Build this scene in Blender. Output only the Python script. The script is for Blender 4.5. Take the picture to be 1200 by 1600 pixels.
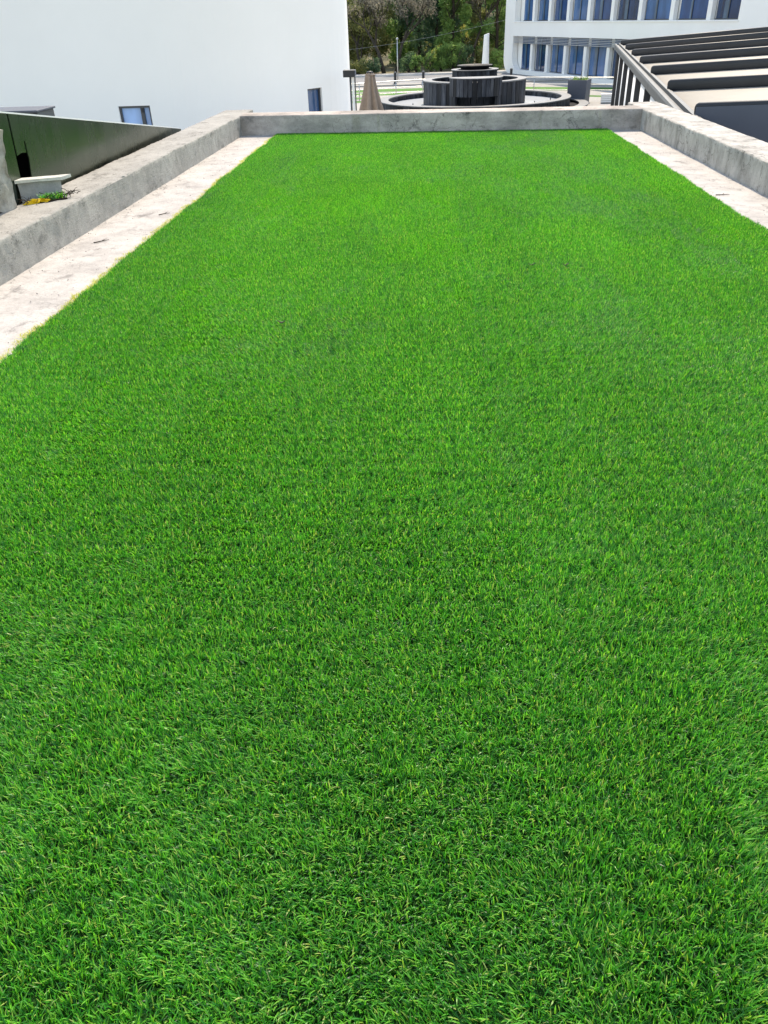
import bpy, bmesh, math, random
import numpy as np
from mathutils import Vector, Matrix, noise
sc = bpy.context.scene
for o in list(bpy.data.objects): bpy.data.objects.remove(o)
R = math.radians

# ------------------------------------------------------------------ camera
cam_d = bpy.data.cameras.new('camera'); cam = bpy.data.objects.new('camera', cam_d)
sc.collection.objects.link(cam); sc.camera = cam
cam_d.sensor_fit = 'HORIZONTAL'; cam_d.sensor_width = 36; cam_d.lens = 36
cam_d.clip_start = 0.05; cam_d.clip_end = 3000
EYE = Vector((0, 0, 1.6))
def _axes():
    f, vx, vy, roll = 1200., 665 - 600., 800 - 20., R(2.0)
    dY = Vector((vx, vy, -f)).normalized()
    h2 = Vector((vx + 1000 * math.cos(roll), vy + 1000 * math.sin(roll), -f))
    up = h2.cross(dY).normalized()
    if up.y < 0: up = -up
    dX = dY.cross(up)
    return Matrix((dX, dY, up))
cam.matrix_world = Matrix.Translation(EYE) @ _axes().to_4x4()
sc.render.resolution_x = 768; sc.render.resolution_y = 1024

# ------------------------------------------------------------------ sky, sun, exposure
SUN = Vector((0.11, 0.80, 1.0)).normalized()
elev = math.asin(SUN.z); azim = math.atan2(SUN.x, SUN.y)
world = bpy.data.worlds.new('World'); sc.world = world; world.use_nodes = True
wn = world.node_tree.nodes; wl = world.node_tree.links
sky = wn.new('ShaderNodeTexSky'); sky.sky_type = 'NISHITA'; sky.sun_disc = False
sky.sun_elevation = elev; sky.sun_rotation = azim
sky.air_density = 1.0; sky.dust_density = 0.6; sky.ozone_density = 0.4
wl.new(sky.outputs[0], wn['Background'].inputs[0]); wn['Background'].inputs[1].default_value = 0.15
sun_d = bpy.data.lights.new('sun', 'SUN'); sun = bpy.data.objects.new('sun', sun_d)
sc.collection.objects.link(sun)
sun_d.energy = 2.0; sun_d.angle = R(0.5); sun_d.color = (1.0, 0.97, 0.93)
sun.rotation_euler = (-SUN).to_track_quat('-Z', 'Y').to_euler()
sun.location = SUN * 60
sc.view_settings.view_transform = 'Standard'; sc.view_settings.look = 'None'
sc.view_settings.gamma = 1.0; sc.view_settings.exposure = 1.5
sc.view_settings.use_white_balance = True; sc.view_settings.white_balance_temperature = 8000
sc.view_settings.use_curve_mapping = False
sc.cycles.max_bounces = 4; sc.cycles.diffuse_bounces = 3; sc.cycles.glossy_bounces = 2; sc.cycles.transmission_bounces = 2; sc.cycles.transparent_max_bounces = 4

# ------------------------------------------------------------------ helpers
def link(o): sc.collection.objects.link(o); return o
def tag(o, label=None, cat=None, group=None, kind=None):
    if label: o['label'] = label
    if cat: o['category'] = cat
    if group: o['group'] = group
    if kind: o['kind'] = kind
    return o
def empty(name, loc=(0, 0, 0), rz=0):
    o = bpy.data.objects.new(name, None); link(o); o.location = loc; o.rotation_euler = (0, 0, rz)
    o.empty_display_size = .2
    return o
def mesh_obj(name, verts, faces, mat, parent=None, smooth=False):
    me = bpy.data.meshes.new(name); me.from_pydata([tuple(v) for v in verts], [], faces); me.update()
    if smooth: me.polygons.foreach_set('use_smooth', [True] * len(me.polygons))
    o = bpy.data.objects.new(name, me); link(o)
    if mat: me.materials.append(mat)
    o.parent = parent
    return o
class MB:
    def __init__(s): s.v = []; s.f = []
    def add(s, vs, fs):
        n = len(s.v); s.v += [tuple(v) for v in vs]; s.f += [tuple(i + n for i in f) for f in fs]; return s
    def box(s, x0, x1, y0, y1, z0, z1, bev=0.0):
        if bev <= 0:
            vs = [(x, y, z) for z in (z0, z1) for y in (y0, y1) for x in (x0, x1)]
            return s.add(vs, [(0, 2, 3, 1), (4, 5, 7, 6), (0, 1, 5, 4), (2, 6, 7, 3), (0, 4, 6, 2), (1, 3, 7, 5)])
        bm = bmesh.new(); bmesh.ops.create_cube(bm, size=1)
        for v in bm.verts: v.co = ((x0 + x1) / 2 + v.co.x * (x1 - x0), (y0 + y1) / 2 + v.co.y * (y1 - y0), (z0 + z1) / 2 + v.co.z * (z1 - z0))
        bmesh.ops.bevel(bm, geom=bm.edges[:], offset=bev, segments=2, affect='EDGES', profile=0.5)
        bm.verts.index_update()
        s.add([v.co.copy() for v in bm.verts], [tuple(v.index for v in f.verts) for f in bm.faces]); bm.free(); return s
    def tube(s, pts, rad, n=8, cap=True):
        pts = [Vector(p) for p in pts]
        if not hasattr(rad, '__len__'): rad = [rad] * len(pts)
        rings = []; ref = Vector((0, 0, 1))
        for i, p in enumerate(pts):
            d = (pts[min(i + 1, len(pts) - 1)] - pts[max(i - 1, 0)]).normalized()
            r_ = Vector((1, 0, 0)) if abs(d.z) > .95 else ref
            a = d.cross(r_).normalized(); b = d.cross(a).normalized()
            rings.append([p + (a * math.cos(t) + b * math.sin(t)) * rad[i] for t in [2 * math.pi * k / n for k in range(n)]])
        vs = [q for r_ in rings for q in r_]; fs = []
        for i in range(len(pts) - 1):
            for k in range(n):
                k2 = (k + 1) % n
                fs.append((i * n + k, i * n + k2, (i + 1) * n + k2, (i + 1) * n + k))
        if cap: fs += [tuple(range(n))[::-1], tuple((len(pts) - 1) * n + k for k in range(n))]
        return s.add(vs, fs)
    def lathe(s, prof, n=48, a0=0, a1=2 * math.pi, cx=0, cy=0):
        full = abs(a1 - a0 - 2 * math.pi) < 1e-6; m = n if full else n + 1
        vs = []; fs = []; L = len(prof)
        for k in range(m):
            t = a0 + (a1 - a0) * k / n
            for (r_, z) in prof: vs.append((cx + r_ * math.cos(t), cy + r_ * math.sin(t), z))
        for k in range(n):
            k2 = (k + 1) % m
            for i in range(L - 1): fs.append((k * L + i, k2 * L + i, k2 * L + i + 1, k * L + i + 1))
        return s.add(vs, fs)
    def build(s, name, mat, parent=None, smooth=False): return mesh_obj(name, s.v, s.f, mat, parent, smooth)
def plate(outline, holes, y0, y1):
    """flat plate in local XZ with holes, from y0 to y1; returns verts, faces"""
    cu = bpy.data.curves.new('tmp', 'CURVE'); cu.dimensions = '2D'; cu.fill_mode = 'BOTH'; cu.extrude = (y1 - y0) / 2
    for poly in [outline] + holes:
        sp = cu.splines.new('POLY'); sp.points.add(len(poly) - 1)
        for p, q in zip(sp.points, poly): p.co = (q[0], q[1], 0, 1)
        sp.use_cyclic_u = True
    ob = bpy.data.objects.new('tmp', cu); me = ob.to_mesh()
    vs = [(v.co.x, (y0 + y1) / 2 - v.co.z, v.co.y) for v in me.vertices]; fs = [tuple(p.vertices) for p in me.polygons]
    ob.to_mesh_clear(); bpy.data.objects.remove(ob); bpy.data.curves.remove(cu)
    return vs, fs

# ------------------------------------------------------------------ materials
def new_mat(name):
    m = bpy.data.materials.new(name); m.use_nodes = True
    return m, m.node_tree.nodes, m.node_tree.links, m.node_tree.nodes['Principled BSDF']
def coords(n, l, scale=(1, 1, 1), space='Object'):
    tc = n.new('ShaderNodeTexCoord'); mp = n.new('ShaderNodeMapping'); mp.inputs['Scale'].default_value = scale
    if space == 'World':
        g = n.new('ShaderNodeNewGeometry'); l.new(g.outputs['Position'], mp.inputs[0])
    else: l.new(tc.outputs[space], mp.inputs[0])
    return mp.outputs[0]
def noise_n(n, l, vec, scale, detail=6, rough=.6):
    t = n.new('ShaderNodeTexNoise'); t.inputs['Scale'].default_value = scale; t.inputs['Detail'].default_value = detail
    t.inputs['Roughness'].default_value = rough; l.new(vec, t.inputs['Vector']); return t.outputs['Fac']
def ramp(n, l, fac, stops):
    r_ = n.new('ShaderNodeValToRGB'); el = r_.color_ramp.elements
    while len(el) < len(stops): el.new(.5)
    for e, (p, c) in zip(el, stops): e.position = p; e.color = (*c, 1) if len(c) == 3 else c
    l.new(fac, r_.inputs[0]); return r_.outputs[0]
def mix(n, l, a, b, fac, mode='MIX'):
    m = n.new('ShaderNodeMix'); m.data_type = 'RGBA'; m.blend_type = mode
    for s_, v in ((6, a), (7, b)):
        if isinstance(v, (tuple, list)): m.inputs[s_].default_value = (*v, 1)
        else: l.new(v, m.inputs[s_])
    if isinstance(fac, float): m.inputs[0].default_value = fac
    else: l.new(fac, m.inputs[0])
    return m.outputs[2]
def bump(n, l, h, strength, dist, bsdf, prev=None):
    b = n.new('ShaderNodeBump'); b.inputs['Strength'].default_value = strength; b.inputs['Distance'].default_value = dist
    l.new(h, b.inputs['Height'])
    if prev is not None: l.new(prev, b.inputs['Normal'])
    l.new(b.outputs[0], bsdf.inputs['Normal']); return b.outputs[0]
G3 = lambda v: (v, v, v)
def concrete(name, base, dark, stain_scale=1.3, grain=60, bumpd=.004, streak=(1, 1, .25), stain_amt=.5, rough=.9, spec=.2, pits=.0, ripple=None, drip=None, crack=0.):
    m, n, l, b = new_mat(name)
    v = coords(n, l, space='World'); vs = coords(n, l, scale=streak, space='World')
    big = noise_n(n, l, vs, stain_scale, 8, .65); fine = noise_n(n, l, v, grain, 5, .7); mid = noise_n(n, l, v, 7, 8, .7)
    c = mix(n, l, dark, base, ramp(n, l, big, [(.33, G3(1 - stain_amt)), (.6, G3(1))]))
    c = mix(n, l, c, ramp(n, l, mid, [(.25, G3(.55)), (.55, G3(1)), (.8, G3(1.0))]), .55, 'MULTIPLY')
    c = mix(n, l, c, ramp(n, l, fine, [(.3, G3(.72)), (.55, G3(1))]), .6, 'MULTIPLY')
    vo = n.new('ShaderNodeTexVoronoi'); vo.inputs['Scale'].default_value = 34; l.new(v, vo.inputs['Vector'])
    sp = noise_n(n, l, v, 5.0, 3)
    if pits > 0:
        a = n.new('ShaderNodeMath'); a.operation = 'ADD'; l.new(vo.outputs['Distance'], a.inputs[0]); l.new(sp, a.inputs[1])
        c = mix(n, l, c, ramp(n, l, a.outputs[0], [(.55, G3(.3)), (.63, G3(1))]), pits, 'MULTIPLY')
    if crack:       # thin wandering cracks, broken up by a mask
        wv = n.new('ShaderNodeTexNoise'); wv.inputs['Scale'].default_value = 5; wv.inputs['Detail'].default_value = 6; l.new(v, wv.inputs['Vector'])
        vm = n.new('ShaderNodeVectorMath'); vm.operation = 'MULTIPLY_ADD'; l.new(wv.outputs['Color'], vm.inputs[0]); vm.inputs[1].default_value = (.45, .45, .45); l.new(v, vm.inputs[2])
        ve = n.new('ShaderNodeTexVoronoi'); ve.feature = 'DISTANCE_TO_EDGE'; ve.inputs['Scale'].default_value = 2.6; l.new(vm.outputs[0], ve.inputs['Vector'])
        msk = ramp(n, l, noise_n(n, l, v, 1.7, 3), [(.47, G3(0)), (.56, G3(1))])
        ck = ramp(n, l, ve.outputs['Distance'], [(.0, G3(.25)), (.022, G3(1))])
        c = mix(n, l, c, mix(n, l, (1, 1, 1), ck, msk), crack, 'MULTIPLY')
    if drip:        # dark blotches and runs left by water
        dn = noise_n(n, l, coords(n, l, scale=drip, space='World'), 1.0, 9, .72)
        c = mix(n, l, c, ramp(n, l, dn, [(.56, G3(1)), (.63, G3(.62)), (.72, G3(.35))]), .85, 'MULTIPLY')
    l.new(c, b.inputs['Base Color']); b.inputs['Roughness'].default_value = rough; b.inputs['Specular IOR Level'].default_value = spec
    p = bump(n, l, mid, .6, bumpd * 2.5, b); p = bump(n, l, fine, .7, bumpd, b, p)
    if ripple:      # trowel marks drawn along the wall
        rp = noise_n(n, l, coords(n, l, scale=ripple, space='World'), 1.0, 4, .6); bump(n, l, rp, .8, .006, b, p)
    return m
def plain(name, col, rough=.5, metal=0., spec=.5, var=.12, scale=3., bumpd=0.0, bscale=80):
    m, n, l, b = new_mat(name); v = coords(n, l, space='World')
    f = noise_n(n, l, v, scale, 6)
    c = mix(n, l, tuple(x * (1 - var) for x in col), tuple(min(1, x * (1 + var * .6)) for x in col), ramp(n, l, f, [(.3, G3(0)), (.7, G3(1))]))
    l.new(c, b.inputs['Base Color']); b.inputs['Roughness'].default_value = rough; b.inputs['Metallic'].default_value = metal
    b.inputs['Specular IOR Level'].default_value = spec
    if bumpd > 0: bump(n, l, noise_n(n, l, v, bscale, 4), .6, bumpd, b)
    return m
def leafy(name, c0, c1, c2, transl=.5, gloss=0.0, scale=1.3):
    m, n, l, b = new_mat(name)
    at = n.new('ShaderNodeAttribute'); at.attribute_name = 'rnd'
    col = ramp(n, l, at.outputs['Fac'], [(0, c0), (.5, c1), (1, c2)])
    l.new(col, b.inputs['Base Color']); b.inputs['Roughness'].default_value = .6; b.inputs['Specular IOR Level'].default_value = .25
    tr = n.new('ShaderNodeBsdfTranslucent'); l.new(col, tr.inputs[0])
    ms = n.new('ShaderNodeMixShader'); ms.inputs[0].default_value = transl
    l.new(b.outputs[0], ms.inputs[1]); l.new(tr.outputs[0], ms.inputs[2]); l.new(ms.outputs[0], n['Material Output'].inputs[0])
    return m
M = {}
M['parapet'] = concrete('parapet_concrete', (.40, .38, .345), (.22, .21, .19), 1.6, 70, .007, (1, 1, .5), .6, pits=.7, ripple=(20, 6, 60), drip=(5, 3, 5), crack=.4)
M['parapet_far'] = concrete('parapet_concrete_smooth', (.53, .455, .40), (.20, .18, .16), 1.2, 50, .004, (1, 1, 2.4), .8, pits=.5, drip=(4, 4, 5), crack=.7)
M['parapet_right'] = concrete('parapet_concrete_streaked', (.52, .485, .44), (.18, .17, .15), 4.0, 60, .006, (1, 1, .6), .7, pits=.8, drip=(6, 6, 3), crack=.8)
M['floor'] = concrete('floor_screed', (.515, .48, .445), (.36, .335, .31), 2.6, 45, .006, (1, 1, 1), .85, pits=.4, drip=(4.5, 2.5, 2), crack=.35)
M['rubble'] = concrete('rough_mortar', (.50, .47, .41), (.26, .245, .22), 7, 60, .02, (1, 1, 1), .5, pits=.6)
M['grit'] = plain('dirt_crumbs', (.20, .185, .165), .95, 0, .1, .5, 9)
M['slab'] = concrete('cast_slab', (.34, .34, .33), (.22, .22, .22), 4, 60, .003, (1, 1, .4), .5)
M['slab_cap'] = concrete('cast_cap', (.62, .60, .54), (.45, .43, .38), 4, 60, .003, (1, 1, 1), .4)
M['plaza'] = concrete('plaza_paving', (.40, .38, .35), (.30, .29, .27), .25, 8, .004, (1, 1, 1), .5)
M['road'] = concrete('old_asphalt', (.25, .25, .25), (.18, .18, .18), .3, 12, .004, (1, .3, 1), .5)
M['kerb'] = concrete('kerb_stone', (.60, .58, .55), (.45, .44, .42), .6, 10, .004, (1, 1, 1), .4)
M['ground'] = concrete('dry_ground', (.20, .17, .10), (.09, .11, .05), .15, 4, .02, (1, 1, 1), .8)
M['lawn'] = concrete('plaza_lawn', (.09, .22, .04), (.06, .16, .03), 1.2, 25, .01, (1, 1, 1), .6)
M['white'] = plain('white_render', (.90, .87, .83), .85, 0, .2, .035, .35, .002, 60)
M['white2'] = plain('white_panel', (.86, .84, .81), .7, 0, .3, .04, .3)
M['dark_metal'] = plain('anthracite_metal', (.012, .014, .019), .5, 0, .5, .2, 2)
M['dark_grey'] = plain('slate_sheet', (.085, .095, .12), .5, 0, .4, .1, 1)
M['grey_metal'] = plain('grey_gutter_metal', (.105, .11, .11), .6, .2, .5, .15, 2)
M['steel'] = plain('brushed_steel', (.5, .5, .48), .35, .8, .5, .1, 5)
M['fabric'] = plain('cream_awning', (.48, .435, .37), .8, 0, .2, .06, 1.2, .003, 20)
M['white_cloth'] = plain('white_curtain', (.80, .80, .80), .8, 0, .2, .05, 2)
M['taupe'] = plain('taupe_canvas', (.255, .205, .165), .85, 0, .15, .15, 6, .003, 90)
M['bark'] = plain('grey_bark', (.065, .055, .045), .9, 0, .1, .35, 4, .02, 12)
M['bark_dark'] = plain('dark_bark', (.06, .05, .04), .9, 0, .1, .3, 4, .02, 12)
M['soil'] = plain('dark_soil', (.035, .027, .02), .95, 0, .1, .4, 30, .01, 40)
M['black_void'] = plain('dark_interior', (.012, .013, .015), .8, 0, .1, .1, 3)
M['frame'] = plain('window_frame', (.05, .055, .065), .4, 0, .5, .1, 3)
M['blind'] = plain('blind_slat', (.42, .43, .45), .5, 0, .4, .08, 3)
def glass(name, col, rough=.06, spec=.8):
    m, n, l, b = new_mat(name); v = coords(n, l, scale=(1, 1, .35), space='World')
    f = noise_n(n, l, v, 1.4, 3)
    c = mix(n, l, tuple(x * .6 for x in col), col, ramp(n, l, f, [(.35, G3(0)), (.65, G3(1))]))
    l.new(c, b.inputs['Base Color']); b.inputs['Roughness'].default_value = rough; b.inputs['Specular IOR Level'].default_value = spec
    b.inputs['Coat Weight'].default_value = .4; b.inputs['Coat Roughness'].default_value = .03
    return m
M['glass_sky'] = glass('blue_sky_reflection_glass', (.32, .53, .88))  # bright blue base colour stands in for sky reflected in the pane
M['glass_navy'] = glass('navy_sky_reflection_glass', (.04, .12, .28))  # reflected sky put into the base colour here too, darker
M['glass_office'] = glass('office_blue_glass', (.022, .085, .235))
M['glass_office_light'] = glass('office_light_blue_glass', (.05, .15, .34))
M['glass_office_dark'] = glass('office_dark_blue_glass', (.012, .05, .14))
M['glass_pale'] = glass('office_pale_reflection_glass', (.10, .18, .28))
def fountain_mat():
    m, n, l, b = new_mat('slate_cladding'); v = coords(n, l, scale=(1, 1, .18), space='World'); v1 = coords(n, l, space='World')
    f = noise_n(n, l, v, 3.2, 7, .7); g = noise_n(n, l, v1, 20, 4)
    c = ramp(n, l, f, [(.3, (.006, .007, .010)), (.5, (.016, .019, .025)), (.72, (.062, .068, .078))])
    at = n.new('ShaderNodeAttribute'); at.attribute_name = 'rnd'
    c = mix(n, l, c, ramp(n, l, at.outputs['Fac'], [(0, G3(.4)), (1, G3(1.9))]), .9, 'MULTIPLY')
    l.new(c, b.inputs['Base Color']); b.inputs['Roughness'].default_value = .6; b.inputs['Specular IOR Level'].default_value = .25
    bump(n, l, g, .5, .01, b); return m
M['slate'] = fountain_mat()
M['slate_cap'] = plain('slate_coping', (.12, .125, .13), .5, 0, .4, .3, 2)
def water_mat():
    m, n, l, b = new_mat('fountain_water'); v = coords(n, l, space='World')
    b.inputs['Base Color'].default_value = (.85, .88, .90, 1); b.inputs['Roughness'].default_value = .08  # near-white base stands in for bright sky mirrored in the water
    b.inputs['IOR'].default_value = 1.33; b.inputs['Specular IOR Level'].default_value = .9
    bump(n, l, noise_n(n, l, v, 3, 2), .08, .01, b); return m
M['water'] = water_mat()
def panel_mat():
    m, n, l, b = new_mat('polished_grey_cladding'); v = coords(n, l, scale=(1, 1, .25), space='World'); v1 = coords(n, l, space='World')
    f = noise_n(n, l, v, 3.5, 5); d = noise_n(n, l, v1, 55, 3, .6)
    sepz = n.new('ShaderNodeSeparateXYZ'); l.new(v1, sepz.inputs[0])
    b.inputs['Base Color'].default_value = (.30, .31, .31, 1); b.inputs['Metallic'].default_value = 1.0
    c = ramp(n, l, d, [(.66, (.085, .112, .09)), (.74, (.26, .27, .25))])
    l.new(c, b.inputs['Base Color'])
    r_ = ramp(n, l, f, [(.3, G3(.2)), (.7, G3(.34))]); l.new(r_, b.inputs['Roughness'])
    bump(n, l, noise_n(n, l, v, 2.2, 2), .2, .012, b); return m
M['panel'] = panel_mat()
def turf_mat(name, lo, mid, hi, tr_boost=1.0):
    m, n, l, b = new_mat(name)
    at = n.new('ShaderNodeAttribute'); at.attribute_name = 'rnd'
    v = coords(n, l, scale=(1, .45, 1), space='World')
    patch = noise_n(n, l, v, 1.1, 5, .6)
    col = ramp(n, l, at.outputs['Fac'], [(0, lo), (.45, mid), (.88, hi), (.965, (.36, .53, .09)), (1, (.52, .56, .22))])
    col = mix(n, l, col, ramp(n, l, patch, [(.3, G3(.82)), (.7, G3(1.08))]), .8, 'MULTIPLY')
    l.new(col, b.inputs['Base Color']); b.inputs['Roughness'].default_value = .4; b.inputs['Specular IOR Level'].default_value = .5
    tr = n.new('ShaderNodeBsdfTranslucent')
    tc = mix(n, l, col, (1.15 * tr_boost, 1.3 * tr_boost, .6), 1.0, 'MULTIPLY'); l.new(tc, tr.inputs[0])
    ms = n.new('ShaderNodeMixShader'); ms.inputs[0].default_value = .47
    l.new(b.outputs[0], ms.inputs[1]); l.new(tr.outputs[0], ms.inputs[2]); l.new(ms.outputs[0], n['Material Output'].inputs[0])
    return m
M['turf'] = turf_mat('turf_fibre', (.005, .072, .016), (.042, .32, .034), (.225, .61, .08))
M['turf_edge'] = turf_mat('turf_edge_glow', (.42, .40, .05), (.62, .56, .10), (.75, .70, .25))  # yellow puts the sunlit glow of the turf edge into the fibre colour
M['turf_base'] = plain('turf_backing', (.012, .05, .010), .95, 0, .1, .4, 40, .004, 120)
M['leaf_dark'] = leafy('leaf_dark', (.055, .11, .065), (.10, .18, .09), (.17, .27, .10))
M['leaf_mid'] = leafy('leaf_mid', (.10, .19, .06), (.18, .31, .085), (.28, .41, .11))
M['leaf_olive'] = leafy('leaf_olive', (.12, .145, .055), (.20, .225, .08), (.32, .31, .10))
M['leaf_brown'] = leafy('leaf_brown', (.15, .145, .12), (.23, .215, .17), (.31, .28, .20))
M['leaf_yellow'] = leafy('leaf_yellow', (.20, .20, .04), (.38, .33, .06), (.5, .42, .08))
M['yellow'] = plain('yellow_scrap', (.75, .50, .02), .6, 0, .3, .15, 30)

# ------------------------------------------------------------------ setting
PZ = -3.2
def sheet(name, x0, x1, y0, y1, z, mat, sub=1):
    vs = []; fs = []
    for j in range(sub + 1):
        for i in range(sub + 1): vs.append((x0 + (x1 - x0) * i / sub, y0 + (y1 - y0) * j / sub, z))
    for j in range(sub):
        for i in range(sub):
            a = j * (sub + 1) + i; fs.append((a, a + 1, a + sub + 2, a + sub + 1))
    return tag(mesh_obj(name, vs, fs, mat), kind='structure')
# terrain: flat plaza level, a wooded slope rising beyond the road, on to the horizon
def terr(x, y):
    t = max(0., min(1., (y - 92) / 120.)); h = 22 * t * t * (3 - 2 * t)
    return PZ - .03 + h + (noise.noise((x * .03, y * .03, 0)) * 1.5 * t)
ys = [-900, -300, -60, 0, 40, 70, 84, 92] + [96 + 5 * i for i in range(26)] + [260, 400, 700, 1200]
xs = [-1000, -400, -150] + [-100 + 10 * i for i in range(21)] + [150, 400, 1000]
vs = [(x, y, terr(x, y)) for y in ys for x in xs]; nx = len(xs)
fs = [(j * nx + i, j * nx + i + 1, (j + 1) * nx + i + 1, (j + 1) * nx + i) for j in range(len(ys) - 1) for i in range(nx - 1)]
tag(mesh_obj('ground', vs, fs, M['ground'], smooth=True), kind='structure')
sheet('plaza_paving', -45, 45, -12, 69.2, PZ, M['plaza'])
sheet('road', -120, 120, 71.2, 81, PZ + .004, M['road'])
for nm, y0, y1, h in (('kerb', 70.9, 71.2, .13), ('kerb', 81.0, 81.3, .13)):
    tag(MB().box(-120, 120, y0, y1, PZ - .02, PZ + h, .02).build(nm, M['kerb']), kind='structure')
tag(MB().box(-120, 120, 69.22, 70.89, PZ - .02, PZ + .1).build('pavement', M['plaza']), kind='structure')
tag(MB().box(-120, 120, 81.31, 83.2, PZ - .02, PZ + .1).build('pavement', M['plaza']), kind='structure')
# lawn bands let into the plaza paving
def lawn_poly(pts):
    c = Vector((sum(p[0] for p in pts) / len(pts), sum(p[1] for p in pts) / len(pts), 0))
    vs = [(p[0], p[1], PZ + .004) for p in pts]
    tag(mesh_obj('lawn', vs, [tuple(range(len(pts)))], M['lawn']), kind='structure')
for (x0, x1, y0, y1, sk) in ((-16, .4, 64.2, 66.6, .15), (-16, -1.0, 61.2, 63.3, .15), (-16, -3.2, 58.6, 60.2, .1), (-16, -3.4, 56.2, 57.6, .1)):
    lawn_poly([(x0, y0 - sk), (x1, y0 + sk), (x1 - .5, y1 + sk), (x0, y1 - sk)])
lawn_poly([(6.5, 62.2), (13, 60.0), (13.4, 62.2), (6.9, 65.2)])
lawn_poly([(9.6, 56.6), (13.2, 54.4), (13.4, 55.4), (9.8, 57.6)])

# roof slab and the screed strip round the turf
XL, XR, XLO, XRO = -3.10, 3.31, -3.48, 3.74
PH = .29
roof = MB().box(XLO + .02, XRO - .02, -3, 14.55, PZ, -.02).build('roof_building', M['parapet_far']); tag(roof, kind='structure')
vs = []; fs = []; nx, ny = 60, 150
for j in range(ny + 1):
    for i in range(nx + 1):
        x = -3.32 + 6.78 * i / nx; y = -2.9 + 17.3 * j / ny
        vs.append((x, y, .006 * noise.noise((x * 1.3, y * .9, 3)) + .003 * noise.noise((x * 5, y * 5, 1))))
fs = [(j * (nx + 1) + i, j * (nx + 1) + i + 1, (j + 1) * (nx + 1) + i + 1, (j + 1) * (nx + 1) + i) for j in range(ny) for i in range(nx)]
tag(mesh_obj('floor', vs, fs, M['floor'], smooth=True), kind='structure')

# ------------------------------------------------------------------ parapets
def parapet(name, p0, p1, width, mat, label, seed, rough=.006, chips=1.0, z0=-.02):
    """wall along p0->p1 (inner line); the body lies to the left of that direction"""
    p0, p1 = Vector((*p0, 0)), Vector((*p1, 0)); d = (p1 - p0); L = d.length; d.normalize(); nrm = Vector((-d.y, d.x, 0))
    prof = []
    nz = 9; nt = 12; bev = .012
    for i in range(nz): prof.append((0, z0 + (PH - bev - z0) * i / (nz - 1), 'i'))
    prof.append((bev * .35, PH - bev * .35, 'e'))
    for i in range(nt): prof.append((bev + (width - 2 * bev) * i / (nt - 1), PH, 't'))
    prof.append((width - bev * .35, PH - bev * .35, 'e')); prof.append((width, PH - bev, 'o')); prof.append((width, -.35, 'o'))
    n = int(L / .045); vs = []; fs = []; m = len(prof)
    for k in range(n + 1):
        s_ = L * k / n
        for (a, z, t) in prof:
            q = p0 + d * s_ + nrm * a; q.z = z
            f1 = noise.noise((q.x * 2.1 + seed, q.y * 2.1, z * 3)); f2 = noise.noise((q.x * 14 + seed, q.y * 14, z * 14)); f3 = noise.noise((q.x * 30, q.y * 30 + seed, z * 30))
            off = rough * (.9 * f1 + .6 * f2 + .35 * f3)
            if t == 'i': q += nrm * off
            elif t == 't': q.z += off * .9
            elif t == 'e':
                c = max(0, f2 + .35 * f3 - .12) * .035 * chips; q.z += off - c; q += nrm * (c * .6 if a < width / 2 else -c * .6)
            vs.append(q)
    for k in range(n):
        for i in range(m - 1): fs.append((k * m + i, k * m + i + 1, (k + 1) * m + i + 1, (k + 1) * m + i))
    fs += [tuple(range(m)), tuple(n * m + i for i in range(m))[::-1]]
    o = mesh_obj(name, vs, [f[::-1] for f in fs], mat, smooth=True)
    o.data.set_sharp_from_angle(angle=R(50))
    return tag(o, label, 'wall', 'concrete parapets round the roof')
parapet('parapet_wall', (-3.266, -2.8), (-2.975, 14.76), .48, M['parapet'], 'rough beige concrete parapet along the left edge of the turf roof', 1, .009)
parapet('parapet_wall', (3.27, 14.2), (3.414, -2.8), .46, M['parapet_right'], 'streaked grey concrete parapet along the right edge, beside the pergola', 7, .005, .7)
fp = parapet('parapet_wall', (3.33, 13.715), (-3.04, 14.254), .5, M['parapet_far'], 'shaded concrete parapet across the far end of the turf', 13, .004, .4)

# ------------------------------------------------------------------ artificial turf (stuff)
random.seed(5); rng = np.random.default_rng(5)
TX0, TX1, TY0, TY1 = -2.40, 2.79, -1.2, 14.2
def edge_l(y): return TX0 + .034 * noise.noise((y * 1.7, 0, 4)) + .014 * noise.noise((y * 6, 0, 8))
def edge_r(y): return TX1 + .034 * noise.noise((y * 1.7, 5, 4)) + .014 * noise.noise((y * 6, 9, 8))
def far_y(x): return 14.25 - (x + 2.99) * .0846 - .06
n = 120; vs = []; fs = []
for k in range(n + 1):
    y = TY0 + (far_y(0) - TY0) * k / n
    yl = min(y, far_y(edge_l(y))); vs += [(edge_l(y) + .03, y + (.2 if k == n else 0) , .007), (edge_r(y) - .03, y - (.23 if k == n else 0), .007)]
fs = [(2 * k, 2 * k + 1, 2 * k + 3, 2 * k + 2) for k in range(n)]
tag(mesh_obj('turf_backing', vs, fs, M['turf_base']), 'dark woven backing sheet under the artificial turf', None, None, 'structure')
tufts = bpy.data.collections.new('turf_tufts'); edge_tufts = bpy.data.collections.new('turf_edge_tufts')
CELL = .10
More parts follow.
